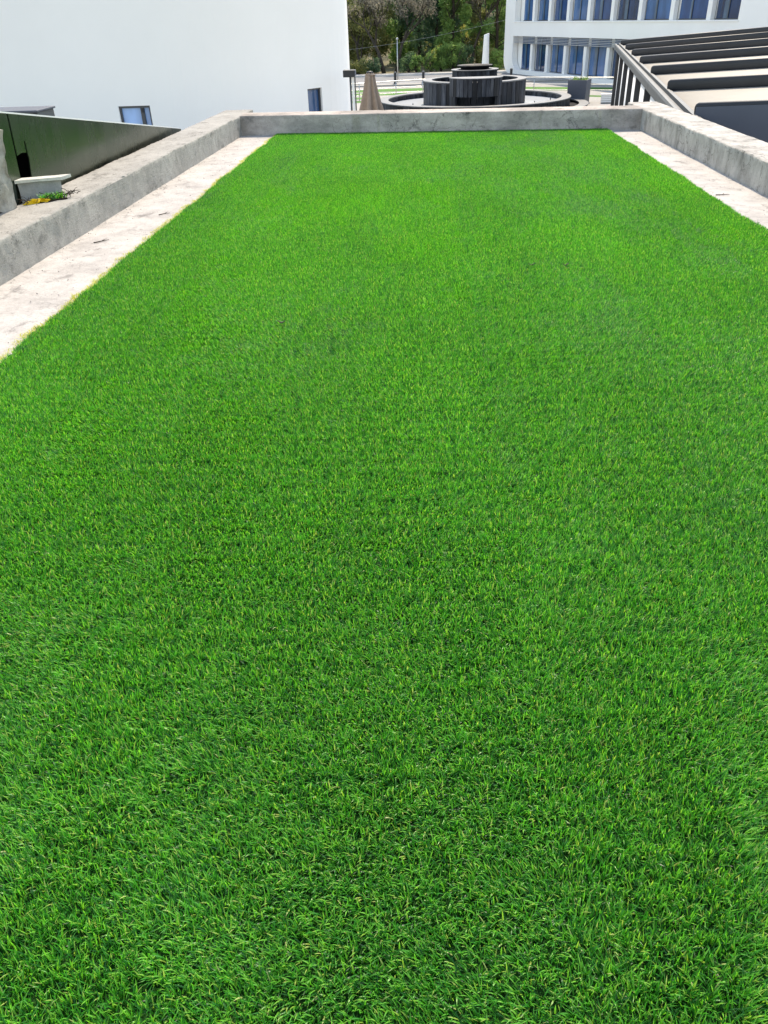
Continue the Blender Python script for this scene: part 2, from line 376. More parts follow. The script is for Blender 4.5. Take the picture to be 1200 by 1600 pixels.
def tuft(coll, name, nb, mat, half=CELL / 2 * 1.1, lean=(.1, .9), length=(.020, .041), seed=0, bias=0., baz=0.):
    rs = random.Random(seed); vs = []; fs = []; rn = []
    for _ in range(nb):
        bx, by = rs.uniform(-half, half), rs.uniform(-half, half)
        L = rs.uniform(*length); w = rs.uniform(.0011, .0020); az = rs.random() * 6.283
        l0 = rs.uniform(0, .35); l1 = rs.uniform(*lean) + (.7 if rs.random() < .2 else 0)
        if rs.random() < bias: az = rs.gauss(baz, .6); l1 += .3
        ca, sa = math.cos(az), math.sin(az); tw = az + 1.57 + rs.uniform(-.9, .9)
        wx, wy = math.cos(tw) * w, math.sin(tw) * w
        p = Vector((bx, by, .003)); i0 = len(vs); c = rs.random()
        for s_ in range(3):
            k = 1.0 if s_ < 2 else .72
            vs.append((p.x - wx * k, p.y - wy * k, p.z)); vs.append((p.x + wx * k, p.y + wy * k, p.z)); rn += [c, c]
            a = l0 + (l1 - l0) * (s_ + .7) / 3 * 1.3
            p = p + Vector((ca * math.sin(a), sa * math.sin(a), math.cos(a))) * (L / 3)
        vs.append((p.x, p.y, p.z)); rn.append(c)
        fs += [(i0, i0 + 1, i0 + 3, i0 + 2), (i0 + 2, i0 + 3, i0 + 5, i0 + 4), (i0 + 4, i0 + 5, i0 + 6)]
    me = bpy.data.meshes.new(name); me.from_pydata(vs, [], fs); me.update(); me.materials.append(mat)
    me.polygons.foreach_set('use_smooth', [True] * len(me.polygons))
    me.attributes.new('rnd', 'FLOAT', 'POINT').data.foreach_set('value', rn)
    coll.objects.link(bpy.data.objects.new(name, me))
BIAS = (0., .3, .55, .8); NDIR = 10; NREP = 3      # lean strength, lean direction, repeats
for a in range(4):
    for d in range(NDIR):
        for r_ in range(NREP): tuft(tufts, 'tuft_%03d' % ((a * NDIR + d) * NREP + r_), 500, M['turf'], seed=(a * NDIR + d) * NREP + r_, bias=BIAS[a], baz=2 * math.pi * d / NDIR)
for i in range(4): tuft(edge_tufts, 'edge_tuft_%02d' % i, 40, M['turf_edge'], .035, lean=(.7, 1.5), length=(.02, .04), seed=500 + i)
def gn_scatter(name, pts, rots, scl, idx, coll):
    me = bpy.data.meshes.new(name); me.from_pydata(pts, [], [])
    a = me.attributes.new('rot', 'FLOAT_VECTOR', 'POINT'); a.data.foreach_set('vector', np.array(rots, dtype=np.float32).ravel())
    a = me.attributes.new('scl', 'FLOAT', 'POINT'); a.data.foreach_set('value', scl)
    a = me.attributes.new('idx', 'INT', 'POINT'); a.data.foreach_set('value', idx)
    o = link(bpy.data.objects.new(name, me))
    ng = bpy.data.node_groups.new(name + '_nodes', 'GeometryNodeTree')
    ng.interface.new_socket('Geometry', in_out='INPUT', socket_type='NodeSocketGeometry')
    ng.interface.new_socket('Geometry', in_out='OUTPUT', socket_type='NodeSocketGeometry')
    N = ng.nodes; Lk = ng.links
    gi = N.new('NodeGroupInput'); go = N.new('NodeGroupOutput')
    ci = N.new('GeometryNodeCollectionInfo'); ci.inputs['Collection'].default_value = coll
    ci.inputs['Separate Children'].default_value = True; ci.inputs['Reset Children'].default_value = True
    ip = N.new('GeometryNodeInstanceOnPoints'); ip.inputs['Pick Instance'].default_value = True
    def attr(nm, dt):
        q = N.new('GeometryNodeInputNamedAttribute'); q.data_type = dt; q.inputs['Name'].default_value = nm; return q.outputs['Attribute']
    Lk.new(gi.outputs[0], ip.inputs['Points']); Lk.new(ci.outputs[0], ip.inputs['Instance'])
    Lk.new(attr('idx', 'INT'), ip.inputs['Instance Index'])
    e2r = N.new('FunctionNodeEulerToRotation'); Lk.new(attr('rot', 'FLOAT_VECTOR'), e2r.inputs[0]); Lk.new(e2r.outputs[0], ip.inputs['Rotation'])
    Lk.new(attr('scl', 'FLOAT'), ip.inputs['Scale']); Lk.new(ip.outputs[0], go.inputs[0])
    md = o.modifiers.new('scatter', 'NODES'); md.node_group = ng
    return o
SEAM = .30        # joint between two turf rolls
pts = []; rots = []; scl = []; idx = []
def lay(px, py, z=0., sc_=1.):
    # brushed pile: slow swirls plus narrow streaks running along the roll
    lx = .34 * noise.noise((px * .9, py * .55, 2)) + .26 * noise.noise((px * 3.1, py * 1.1, 6)) + .20 * noise.noise((px * 7, py * 7, 1))
    ly = -.06 + .34 * noise.noise((px * .9 + 40, py * .55, 2)) + .26 * noise.noise((px * 3.1 + 17, py * 1.1, 6)) + .20 * noise.noise((px * 7 + 7, py * 7, 1))
    roll = math.floor((px - SEAM) / 2.0); lx += (.13, -.08)[roll % 2]; ly += (.10, -.12)[roll % 2]
    a = int(min(.999, math.hypot(lx, ly) * 2.3) * 4); d = round((math.atan2(ly, lx) % 6.2832) / 6.2832 * NDIR + random.gauss(0, .35)) % NDIR
    pts.append((px + random.uniform(-.005, .005), py + random.uniform(-.005, .005), z)); rots.append((0, 0, random.uniform(-.14, .14))); scl.append(sc_ * (.95 if abs(px - SEAM) < .05 else 1.)); idx.append((a * NDIR + d) * NREP + random.randrange(NREP))
y = TY0
while y < TY1 + .3:
    x0, x1 = edge_l(y) + CELL / 2, edge_r(y) - CELL / 2; nC = math.ceil((x1 - x0) / CELL)
    for k in range(nC + 1):
        px = x0 + (x1 - x0) * k / nC
        if y < far_y(px) - CELL * .6: lay(px, y, 0, random.uniform(.98, 1.08))
    y += CELL
o = gn_scatter('artificial_turf', pts, rots, scl, idx, tufts)
tag(o, 'bright green artificial turf covering the flat roof', 'turf', None, 'stuff')
pts = []; rots = []; scl = []; idx = []; y = TY0
while y < 13.9:
    px = edge_l(y) + random.uniform(-.055, .0)
    if random.random() < .95:
        pts.append((px, y, -.010)); rots.append((0, 0, random.random() * 6.283)); scl.append(random.uniform(.7, 1.15)); idx.append(random.randrange(4))
    if random.random() < .25:
        pts.append((edge_r(y) + random.uniform(-.015, .03), y, -.010)); rots.append((0, 0, random.random() * 6.283)); scl.append(random.uniform(.5, .8)); idx.append(random.randrange(4))
    y += .03
o = gn_scatter('turf_fringe', pts, rots, scl, idx, edge_tufts)
tag(o, 'turf edge fibres coloured yellow for the glow of sunlight through them', 'turf', None, 'stuff')

# ------------------------------------------------------------------ left: tapered cladding panel, pier, low block, scraps
PX = -3.60
cl = empty('cladding_panel', (PX, 7.1, PH)); tag(cl, 'tapering polished metal cladding panel reflecting the turf behind the left parapet', 'panel')
def ztop(y): return .985 + (y - 7.17) * (.272 - .985) / (12.4 - 7.17)
TILT = .05
def yz_plate(name, outline, x0, x1, mat, parent, px=PX, bevel=False):
    # plate in the YZ plane; plate() works in (s, z) with depth along its y
    vs, fs = plate(outline, [], 0, x1 - x0)
    vs = [(px + x0 + v[1] + (v[2] - PH) * TILT - parent.location.x, v[0] - parent.location.y, v[2] - parent.location.z) for v in vs]
    return mesh_obj(name, vs, [f[::-1] for f in fs], mat, parent)
main = [(7.205, .0), (7.205, .65), (7.30, .662), (7.392, .652), (7.392, .742), (7.412, .745), (7.416, .652), (7.425, .60), (7.41, .53), (7.40, .475), (7.40, .0), (12.42, .0), (12.42, ztop(12.42))]
main += [(12.42 + (7.205 - 12.42) * k / 24, ztop(12.42 + (7.205 - 12.42) * k / 24)) for k in range(1, 25)]
yz_plate('sheet', main, -.012, 0, M['panel'], cl)
yz_plate('sheet', [(5.2, 0), (7.185, 0), (7.185, ztop(7.185)), (5.2, ztop(5.2))], -.012, -.002, M['panel'], cl)
yz_plate('joint_strip', [(7.18, 0), (7.212, 0), (7.212, ztop(7.212) - .004), (7.18, ztop(7.18) - .004)], -.03, -.014, M['dark_metal'], cl)
yz_plate('shade_sheet', [(5.2, 0), (12.2, 0), (12.2, ztop(12.2) - .02), (5.2, ztop(5.2) - .02)], -.26, -.25, M['black_void'], cl)  # black sheet added to stand in for the unlit depth behind the notch
b_ = MB()
for (ya, yb) in ((5.2, 12.42),):
    za, zb = ztop(ya) + .002, ztop(yb) + .002
    b_.add([(x + (zz - PH) * TILT, yy - 7.1, zz - PH) for (yy, zz) in ((ya, za), (yb, zb)) for (x, zz) in ((-.26, zz), (.004, zz), (.004, zz + .012), (-.26, zz + .012))],
           [(0, 1, 2, 3), (7, 6, 5, 4), (0, 4, 5, 1), (1, 5, 6, 2), (2, 6, 7, 3), (3, 7, 4, 0)])
b_.build('coping_trim', M['white2'], cl)
yz_plate('end_closer', [(5.2, 0), (5.21, 0), (5.21, .9), (5.2, .9)], -.25, -.013, M['dark_metal'], cl)
# grey box seen over the panel
bx_ = empty('roof_duct', (-5.4, 10.0, .2)); tag(bx_, 'small dark grey metal box rising behind the cladding panel', 'duct')
MB().box(-.9, .8, 0, .5, -3.4, .545, .01).build('casing', M['grey_metal'], bx_)
MB().box(-.92, .82, -.02, .52, .546, .57, .006).build('lid', M['dark_grey'], bx_)
MB().box(.76, .815, -.012, -.002, -.3, .545, .003).build('corner_strip', M['dark_metal'], bx_)
# rough pier
def rough_block(name, verts8, mat, seed, amp, cuts=7, parent=None):
    bm = bmesh.new(); q = [bm.verts.new(v) for v in verts8]
    for f in ((0, 3, 2, 1), (4, 5, 6, 7), (0, 1, 5, 4), (1, 2, 6, 5), (2, 3, 7, 6), (3, 0, 4, 7)): bm.faces.new([q[i] for i in f])
    bmesh.ops.subdivide_edges(bm, edges=bm.edges[:], cuts=cuts, use_grid_fill=True)
    bm.normal_update()
    for v in bm.verts:
        c = v.co; v.co = c + v.normal * amp * (noise.noise(c * 5 + Vector((seed, 0, 0))) * 1.4 + noise.noise(c * 17 + Vector((seed, 3, 0))) * .7)
    bm.verts.index_update()
    o = mesh_obj(name, [v.co.copy() for v in bm.verts], [tuple(v.index for v in f.verts) for f in bm.faces], mat, parent, True); bm.free()
    o.data.set_sharp_from_angle(angle=R(45)); return o
z0 = PH - .012
o = rough_block('broken_pier', [(-4.05, 6.55, z0), (-3.56, 6.55, z0), (-3.525, 6.86, z0), (-4.05, 6.90, z0), (-4.0, 6.58, .95), (-3.46, 6.60, .93), (-3.44, 6.80, .90), (-4.0, 6.85, .93)], M['rubble'], 3, .034, 14)
tag(o, 'rough broken concrete pier at the left picture edge on the parapet', 'pier')
bl = empty('low_block', (-3.45, 7.25, PH)); tag(bl, 'low concrete block with a pale overhanging cap slab beside the broken pier', 'block')
ox, oy, oz = bl.location
sub = lambda L: [(a - ox, b - oy, c - oz) for a, b, c in L]
rough_block('block', sub([(-3.585, 7.08, z0), (-3.325, 7.345, z0), (-3.36, 7.42, z0), (-3.585, 7.20, z0), (-3.583, 7.08, .447), (-3.315, 7.36, .425), (-3.35, 7.42, .43), (-3.583, 7.20, .447)]), M['slab'], 5, .004, 5, bl)
rough_block('cap_slab', sub([(-3.588, 7.045, .4485), (-3.285, 7.335, .428), (-3.245, 7.44, .436), (-3.588, 7.19, .449), (-3.588, 7.045, .475), (-3.285, 7.335, .452), (-3.245, 7.44, .458), (-3.588, 7.19, .474)]), M['slab_cap'], 8, .004, 5, bl)
# scrap of turf, yellow scrap and dark twigs in front of the block
def blades(n, fx, seed, L=(.05, .09), w=.003):
    rs = random.Random(seed); vs = []; fs = []; rn = []
    for _ in range(n):
        x, y, z = fx(rs); az = rs.random() * 6.283; l = rs.uniform(*L); c = rs.random(); i0 = len(vs); p = Vector((x, y, z)); t = az + 1.57
        a = rs.uniform(.1, .5)
        for s_ in range(3):
            k = (1, 1, .6)[s_]; vs += [(p.x - math.cos(t) * w * k, p.y - math.sin(t) * w * k, p.z), (p.x + math.cos(t) * w * k, p.y + math.sin(t) * w * k, p.z)]; rn += [c, c]
            p = p + Vector((math.cos(az) * math.sin(a), math.sin(az) * math.sin(a), math.cos(a))) * l / 3; a += rs.uniform(.1, .4)
        vs.append(tuple(p)); rn.append(c)
        fs += [(i0, i0 + 1, i0 + 3, i0 + 2), (i0 + 2, i0 + 3, i0 + 5, i0 + 4), (i0 + 4, i0 + 5, i0 + 6)]
    return vs, fs, rn
def with_rnd(o, rn): o.data.attributes.new('rnd', 'FLOAT', 'POINT').data.foreach_set('value', rn); return o
tf = empty('turf_offcut', (-3.32, 7.12, PH)); tag(tf, 'small tuft of green turf offcut lying before the low block', 'turf scrap')
vs, fs, rn = blades(170, lambda r_: (lambda t: (-.075 + .15 * t + r_.uniform(-.025, .025), -.06 + .13 * t + r_.uniform(-.025, .025), .012))(r_.random()), 4, (.045, .085), .0032)
with_rnd(mesh_obj('fibres', vs, fs, M['turf'], tf), rn)
rough_block('backing', [(-.12, -.09, -.004), (-.06, -.12, -.004), (.11, .06, -.004), (.05, .09, -.004), (-.12, -.09, .012), (-.06, -.12, .012), (.11, .06, .014), (.05, .09, .014)], M['soil'], 2, .006, 5, tf)
bm = bmesh.new(); bmesh.ops.create_icosphere(bm, subdivisions=4, radius=1)
for v in bm.verts:
    c = v.co.copy(); k = 1 + .5 * noise.noise(c * 2.3) + .3 * noise.noise(c * 6)
    v.co = Vector((c.x * .075 * k + c.y * .03, c.y * .035 * k + c.x * .055, max(-.004, (c.z * .024 * k) + .014)))
bm.verts.index_update()
o = mesh_obj('plastic_scrap', [v.co + Vector((-3.415, 7.0, PH)) for v in bm.verts], [tuple(v.index for v in f.verts) for f in bm.faces], M['yellow'], None, False); bm.free()
tag(o, 'crumpled yellow scrap lying on the left parapet beside the turf offcut', 'scrap')
b_ = MB(); rs = random.Random(9)
for k in range(46):
    t = rs.random(); p = Vector((-3.52 + .36 * t + rs.uniform(-.03, .03), 6.92 + .42 * t + rs.uniform(-.06, .03), PH + .008 + rs.random() * .02)); a = rs.random() * 6.283; l = rs.uniform(.03, .11)
    q = p + Vector((math.cos(a) * l, math.sin(a) * l, rs.uniform(0, .05))); b_.tube([p, (p + q) / 2 + Vector((0, 0, rs.uniform(0, .02))), q], rs.uniform(.0015, .004), 4)
tag(b_.build('dry_twigs', M['bark_dark']), 'tangle of dark dry twigs around the scraps on the left parapet', 'twigs', None, 'stuff')

# grit and twigs on the screed strips
b_ = MB(); rs = random.Random(21)
for k in range(700):
    left = rs.random() < .55
    x = rs.uniform(XL + .01, TX0 - .03) if left else rs.uniform(TX1 + .03, XR - .01)
    if rs.random() < .45: x = None
    y = rs.uniform(3, 13.6)
    if x is None: x = (-3.20 + .0165 * y + abs(rs.gauss(0, .035))) if left else (3.375 - .0085 * y - abs(rs.gauss(0, .035)))
    r_ = rs.choice((.002, .003, .004, .006)); t = rs.random() * 6
    pts_ = [(x + r_ * math.cos(t + a) * rs.uniform(.6, 1.3), y + r_ * math.sin(t + a) * rs.uniform(.6, 1.3), .001) for a in (0, 1.57, 3.14, 4.71)]
    b_.add(pts_ + [(x, y, r_ * .9 + .002)], [(0, 1, 4), (1, 2, 4), (2, 3, 4), (3, 0, 4)])
tag(b_.build('floor_grit', M['grit']), 'small crumbs of mortar scattered along the concrete strips', 'grit', None, 'stuff')
tw = [(-2.88, 6.75, .14, .3, 'dark dry twig lying on the left concrete strip nearer the camera'), (-2.62, 7.82, .12, 1.1, 'short dark twig on the left concrete strip close to the turf edge'),
      (2.86, 8.2, .13, .2, 'small dark twig on the right concrete strip beside the turf'), (2.74, 10.4, .10, 2.0, 'tiny dark twig far along the right concrete strip')]
for (x, y, l, a, lab) in tw:
    b_ = MB(); p = Vector((x, y, .009)); rs = random.Random(int(x * 100)); path = [p]
    for k in range(4): a += rs.uniform(-.5, .5); p = p + Vector((math.cos(a), math.sin(a), rs.uniform(-.03, .06))) * l / 4; path.append(p)
    b_.tube(path, [.005, .0045, .004, .003, .002], 6)
    b_.tube([path[2], path[2] + Vector((.02, .03, .008)), path[2] + Vector((.03, .055, .006))], [.003, .002, .001], 5)
    tag(b_.build('twig', M['bark_dark']), lab, 'twig', 'twigs on the concrete strips')
for (x, y, lab) in ((.77, 5.72, 'left of two dark dry leaf bits lying on the turf'), (1.01, 5.70, 'right of two dark dry leaf bits lying on the turf'), (-.88, 4.54, 'lone dark leaf bit lying on the turf left of centre')):
    vs = []; fs = []; n = 9
    for k in range(n):
        t = 2 * math.pi * k / n; r_ = .02 * (1 + .4 * math.cos(2 * t)) * (1 + .25 * noise.noise((t, x, y)))
        vs.append((x + r_ * math.cos(t), y + r_ * math.sin(t) * .7, .043 + .008 * math.cos(t * 2)))
    vs.append((x, y, .038)); fs = [(k, (k + 1) % n, n) for k in range(n)]
    o = mesh_obj('dry_leaf', vs, fs, M['bark_dark']); md = o.modifiers.new('thick', 'SOLIDIFY'); md.thickness = .002
    tag(o, lab, 'leaf', 'dry leaf bits on the turf')

# ------------------------------------------------------------------ white curved building (left)
wb = empty('white_building', (-8, 22, PZ)); tag(wb, 'smooth white curved building with small blue windows behind the left parapet', 'building')
CX, CY, RR = -6.79, 26.5, 4.5
S0 = CX + 26.0                      # straight length from x=-26 to CX
def plan(s, dep=0.):
    if s <= S0: return (-26 + s, 22 + dep)
    a = (s - S0) / RR
    if a <= math.pi * .72: return (CX + (RR - dep) * math.sin(a), CY - (RR - dep) * math.cos(a))
    a1 = math.pi * .72; e = (s - S0) - RR * a1
    return (CX + (RR - dep) * math.sin(a1) + math.cos(a1) * e, CY - (RR - dep) * math.cos(a1) + math.sin(a1) * e)
def P(s, z, dep=0.): x, y = plan(s, dep); return (x + 8, y - 22, z - PZ)
def arc_s(az):      # where a sight line at azimuth az meets the arc
    d = Vector((math.sin(az), math.cos(az))); c = Vector((CX, CY)); b_ = d.dot(c); disc = b_ * b_ - (c.dot(c) - RR * RR); p = d * (b_ - math.sqrt(disc)) - c
    return S0 + RR * math.atan2(p.x, -p.y)
W1 = (-7.93 + 26, -7.10 + 26, -1.35, -.195)
W2 = (arc_s(math.atan(-2.985 / 22)), arc_s(math.atan(-2.62 / 22)), -1.2, -.055)
Send = S0 + RR * math.pi * .72 + 9
ss = sorted(set([0, S0] + list(np.linspace(0, S0, 14)) + list(np.linspace(S0, Send, 60)) + [W1[0], W1[1], W2[0], W2[1]]))
zs = [PZ, -1.35, -1.2, -.195, -.055, 1.5, 4, 7]
vs = [P(s, z) for z in zs for s in ss]; fs = []
def inwin(s, z):
    return (W1[0] - 1e-6 < s < W1[1] - 1e-6 and W1[2] - 1e-6 < z < W1[3] - 1e-6) or (W2[0] - 1e-6 < s < W2[1] - 1e-6 and W2[2] - 1e-6 < z < W2[3] - 1e-6)
for j in range(len(zs) - 1):
    for i in range(len(ss) - 1):
        if inwin((ss[i] + ss[i + 1]) / 2, (zs[j] + zs[j + 1]) / 2): continue
        a = j * len(ss) + i; fs.append((a, a + 1, a + len(ss) + 1, a + len(ss)))
b_ = MB().add(vs, fs)
DEP = .13
for (s0, s1, z0_, z1_) in (W1, W2):
    sm = [s for s in ss if s0 - 1e-6 <= s <= s1 + 1e-6]
    for i in range(len(sm) - 1):
        b_.add([P(sm[i], z0_), P(sm[i + 1], z0_), P(sm[i + 1], z0_, DEP), P(sm[i], z0_, DEP)], [(0, 1, 2, 3)])
        b_.add([P(sm[i], z1_), P(sm[i + 1], z1_), P(sm[i + 1], z1_, DEP), P(sm[i], z1_, DEP)], [(3, 2, 1, 0)])
    for s in (s0, s1): b_.add([P(s, z0_), P(s, z1_), P(s, z1_, DEP), P(s, z0_, DEP)], [(0, 1, 2, 3)])
b_.build('wall', M['white'], wb)
mesh_obj('roof', [P(s, 7.0) for s in ss], [tuple(range(len(ss)))], M['white2'], wb)
def wb_window(s0, s1, z0_, z1_, mat, mull, fw):
    def bar(name, a, b, c, d, dep0, dep1, m, par):
        vv = [P(s, z, dp) for dp in (dep0, dep1) for (s, z) in ((a, c), (b, c), (b, d), (a, d))]
        return mesh_obj(name, vv, [(0, 1, 2, 3), (7, 6, 5, 4), (0, 4, 5, 1), (1, 5, 6, 2), (2, 6, 7, 3), (3, 7, 4, 0)], m, par)
    w = empty('window'); w.parent = wb
    bar('pane', s0, s1, z0_, z1_, DEP - .02, DEP + .02, mat, w)
    for (a, b, c, d) in ((s0, s1, z1_ - fw, z1_), (s0, s1, z0_, z0_ + fw), (s0, s0 + fw, z0_ + fw, z1_ - fw), (s1 - fw, s1, z0_ + fw, z1_ - fw)):
        bar('frame', a, b, c, d, DEP - .075, DEP - .022, M['frame'], w)
    if mull: bar('mullion', mull - .045, mull + .045, z0_ + fw, z1_ - fw, DEP - .085, DEP - .022, M['frame'], w); bar('handle', mull - .008, mull + .03, z1_ - .16, z1_ - .06, DEP - .11, DEP - .086, M['dark_metal'], w)
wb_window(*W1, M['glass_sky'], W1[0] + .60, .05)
wb_window(*W2, M['glass_navy'], None, .04)
# capped post at the corner
po = empty('corner_post', (-1.93, 24.4, PZ)); tag(po, 'pale metal post with a dark box cap at the corner of the white building', 'post')
MB().box(-.34, -.03, -.2, .1, 3.37, 3.54, .01).build('cap', M['dark_metal'], po)
MB().box(-.03, .0, -.16, .1, 3.40, 3.535, .005).build('cap_end', M['dark_grey'], po)
MB().tube([(-.16, 0, 0), (-.16, 0, 3.37)], .028, 10).build('pipe', M['grey_metal'], po, True)
MB().box(-.12, -.06, -.02, .02, 0, 3.37, .004).build('pale_strip', M['white2'], po)
MB().box(-.05, -.015, -.01, .05, 0, 3.37, .004).build('edge_strip', M['grey_metal'], po)

# ------------------------------------------------------------------ closed parasol
um = empty('closed_parasol', (-2.53, 40, PZ)); tag(um, 'closed taupe canvas parasol standing left of the fountain', 'parasol')
prof = [(.13, 2.6), (.185, 2.52), (.22, 2.2), (.28, 1.85), (.395, 1.28), (.47, .95), (.51, .72)]
nn = 96; vs = []; fs = []
for (r_, z) in prof:
    k = 1 - (z - .72) / 1.86
    for i in range(nn):
        t = 2 * math.pi * i / nn
        w = 1 + (.18 + .16 * k) * math.cos(7 * t + .6 * math.sin(2 * t + 1)) + .05 * math.cos(14 * t + 1)
        vs.append((r_ * w * math.cos(t), r_ * w * math.sin(t), z + .03 * math.cos(8 * t) * k))
L = len(prof)
fs = [(j * nn + i, j * nn + (i + 1) % nn, (j + 1) * nn + (i + 1) % nn, (j + 1) * nn + i) for j in range(L - 1) for i in range(nn)]
mesh_obj('canopy', vs, fs, M['taupe'], um, True)
MB().tube([(0, 0, 0), (0, 0, 2.6)], .035, 10).build('pole', M['grey_metal'], um, True)
MB().lathe([(0, 2.66), (.12, 2.65), (.15, 2.60), (.13, 2.57), (0, 2.56)], 24).build('top_cap', M['dark_metal'], um, True)
MB().lathe([(0, 2.60), (.2, 2.53), (.22, 2.49), (.10, 2.52)], 24, cx=.05).build('vent_flap', M['taupe'], um, True)
MB().box(-.4, .4, -.4, .4, 0, .1, .02).build('base', M['slate_cap'], um)

# ------------------------------------------------------------------ fountain
FX, FY = 2.80, 50.6
ft = empty('fountain', (FX, FY, PZ)); tag(ft, 'tiered round fountain clad in dark slate slabs beyond the far parapet', 'fountain')
def staves(name, r0, r1, z0, z1, n, parent, a0=0., a1=2 * math.pi, cx=0, cy=0, gap=.03, seed=0, mat=None):
    """ring wall of upright stone slabs, joints left open"""
    rs = random.Random(seed); vs = []; fs = []; rn = []
    for k in range(n):
        t0 = a0 + (a1 - a0) * k / n + gap / r1 / 2; t1 = a0 + (a1 - a0) * (k + 1) / n - gap / r1 / 2; i0 = len(vs); c = rs.random(); dr = rs.uniform(-.006, .006)
        for (r_, z) in ((r0, z0), (r1 + dr, z0), (r1 + dr, z1), (r0, z1)):
            for t in (t0, t1): vs.append((cx + r_ * math.cos(t), cy + r_ * math.sin(t), z)); rn.append(c)
        i = i0; fs += [(i, i + 1, i + 3, i + 2), (i + 2, i + 3, i + 5, i + 4), (i + 4, i + 5, i + 7, i + 6), (i + 6, i + 7, i + 1, i), (i, i + 2, i + 4, i + 6), (i + 1, i + 7, i + 5, i + 3)]
    return with_rnd(mesh_obj(name, vs, fs, mat or M['slate'], parent), rn)
def ringcap(name, r0, r1, z0, z1, parent, n=72, a0=0, a1=2 * math.pi, cx=0, cy=0, mat=None):
    return MB().lathe([(r0, z0), (r1, z0), (r1 + .01, (z0 + z1) / 2), (r1, z1), (r0, z1), (r0, z0)], n, a0, a1, cx, cy).build(name, mat or M['slate_cap'], parent)
def disc(name, r_, z, mat, parent, cx=0, cy=0): return MB().add([(cx + r_ * math.cos(t), cy + r_ * math.sin(t), z) for t in np.linspace(0, 2 * math.pi, 64, endpoint=False)], [tuple(range(64))]).build(name, mat, parent)
staves('outer_step', 6.1, 6.45, 0, .22, 84, ft, seed=1); ringcap('step_coping', 5.98, 6.5, .221, .27, ft); ringcap('step_water', 5.48, 5.97, .10, .12, ft, mat=M['black_void'])
staves('basin_wall', 5.05, 5.45, 0, .56, 76, ft, seed=2); ringcap('basin_coping', 4.98, 5.5, .561, .62, ft)
disc('water', 5.04, .33, M['water'], ft)
staves('middle_wall', 2.5, 2.92, 0, 1.50, 52, ft, seed=3); ringcap('middle_coping', 2.45, 2.96, 1.501, 1.56, ft); disc('middle_water', 2.49, 1.30, M['black_void'], ft)
staves('upper_wall', 1.0, 1.28, 1.31, 1.99, 28, ft, seed=4); ringcap('upper_coping', .9, 1.34, 1.991, 2.04, ft)
MB().lathe([(.0, 2.02), (.78, 2.04), (.84, 2.16), (.99, 2.20), (1.0, 2.235), (.95, 2.245), (.80, 2.20), (.72, 2.09), (0, 2.07)], 56).build('top_dish', M['slate'], ft, True)
MB().tube([(0, 0, 2.07), (0, 0, 2.30)], .02, 8).build('nozzle', M['steel'], ft)
# spill box on the front with an open recess under it
sx, sy = -.08, -2.75
staves('spill_front', 1.30, 1.42, .95, 1.79, 18, ft, math.pi * 1.0, math.pi * 2.0, sx, sy, seed=5)
for k, (a0, a1) in enumerate(((math.pi, math.pi * 1.2), (math.pi * 1.8, math.pi * 2))): staves('spill_pier', 1.25, 1.41, 0, .948, 4, ft, a0, a1, sx, sy, seed=6 + k)
ringcap('spill_coping', .0, 1.46, 1.791, 1.83, ft, 40, math.pi, math.pi * 2, sx, sy)
for (x, y) in ((-3.5, -2.6), (4.2, -1.4), (-2.9, -3.6), (3.1, -3.3)):
    MB().tube([(x, y, .30), (x, y, .62)], .025, 8).build('jet_nozzle', M['dark_metal'], ft)

# ------------------------------------------------------------------ railing behind the fountain
rl = empty('railing', (0, 58, PZ)); tag(rl, 'thin steel railing curving behind the fountain', 'railing')
path = [(-9.0, 56.2), (-6.5, 57.0), (-4.4, 57.9), (-2.0, 59.2), (-.2, 59.9), (2.6, 60.2), (5.0, 59.7), (7.2, 58.7), (9.6, 57.6), (12.0, 56.5), (13.2, 55.9)]
loc = [(x, y - 58) for x, y in path]
for z, r_ in ((1.0, .032), (.62, .016), (.30, .016)): MB().tube([(x, y, z) for x, y in loc], r_, 8).build('rail', M['steel'], rl, True)
for (x, y) in loc: MB().tube([(x, y, 0), (x, y, .99)], .028, 8).build('post', M['steel'], rl, True)

# ------------------------------------------------------------------ planter
pl = empty('planter', (9.15, 52.7, PZ), R(-24)); tag(pl, 'dark slate blue square planter with low plants and a thin stem right of fountain', 'planter')
b_ = MB(); t = .06; a, h = .56, 1.22
vs = []; 
for (r_, z) in ((a * .96, 0), (a, h), (a - t, h), (a - t, h - .12)): vs += [(-r_, -r_, z), (r_, -r_, z), (r_, r_, z), (-r_, r_, z)]
fs = [(3, 2, 1, 0)] + [(k * 4 + i, k * 4 + (i + 1) % 4, (k + 1) * 4 + (i + 1) % 4, (k + 1) * 4 + i) for k in range(3) for i in range(4)]
mesh_obj('box', vs, fs, M['dark_grey'], pl)
mesh_obj('soil', [(-.5, -.5, h - .11), (.5, -.5, h - .11), (.5, .5, h - .11), (-.5, .5, h - .11)], [(0, 1, 2, 3)], M['soil'], pl)
vs, fs, rn = blades(160, lambda r_: (r_.uniform(-.45, .45), r_.uniform(-.45, .45), h - .12), 31, (.15, .36), .018)
with_rnd(mesh_obj('plants', vs, fs, M['leaf_mid'], pl), rn)
MB().tube([(.05, 0, h - .12), (.07, .02, h + .5), (.05, 0, h + 1.0)], [.022, .016, .008], 6).build('stem', M['bark'], pl)
bn = empty('white_bench', (10.9, 51.9, PZ), R(-8)); tag(bn, 'low white slatted bench box right of the planter', 'bench')
for k in range(4): MB().box(-.55, .55, -.25, -.20, .05 + k * .10, .13 + k * .10, .008).build('slat', M['white2'], bn)
MB().box(-.53, .53, -.195, .25, 0, .42).build('core', M['grey_metal'], bn); MB().box(-.56, .56, -.26, .27, .455, .49, .008).build('top', M['white2'], bn)

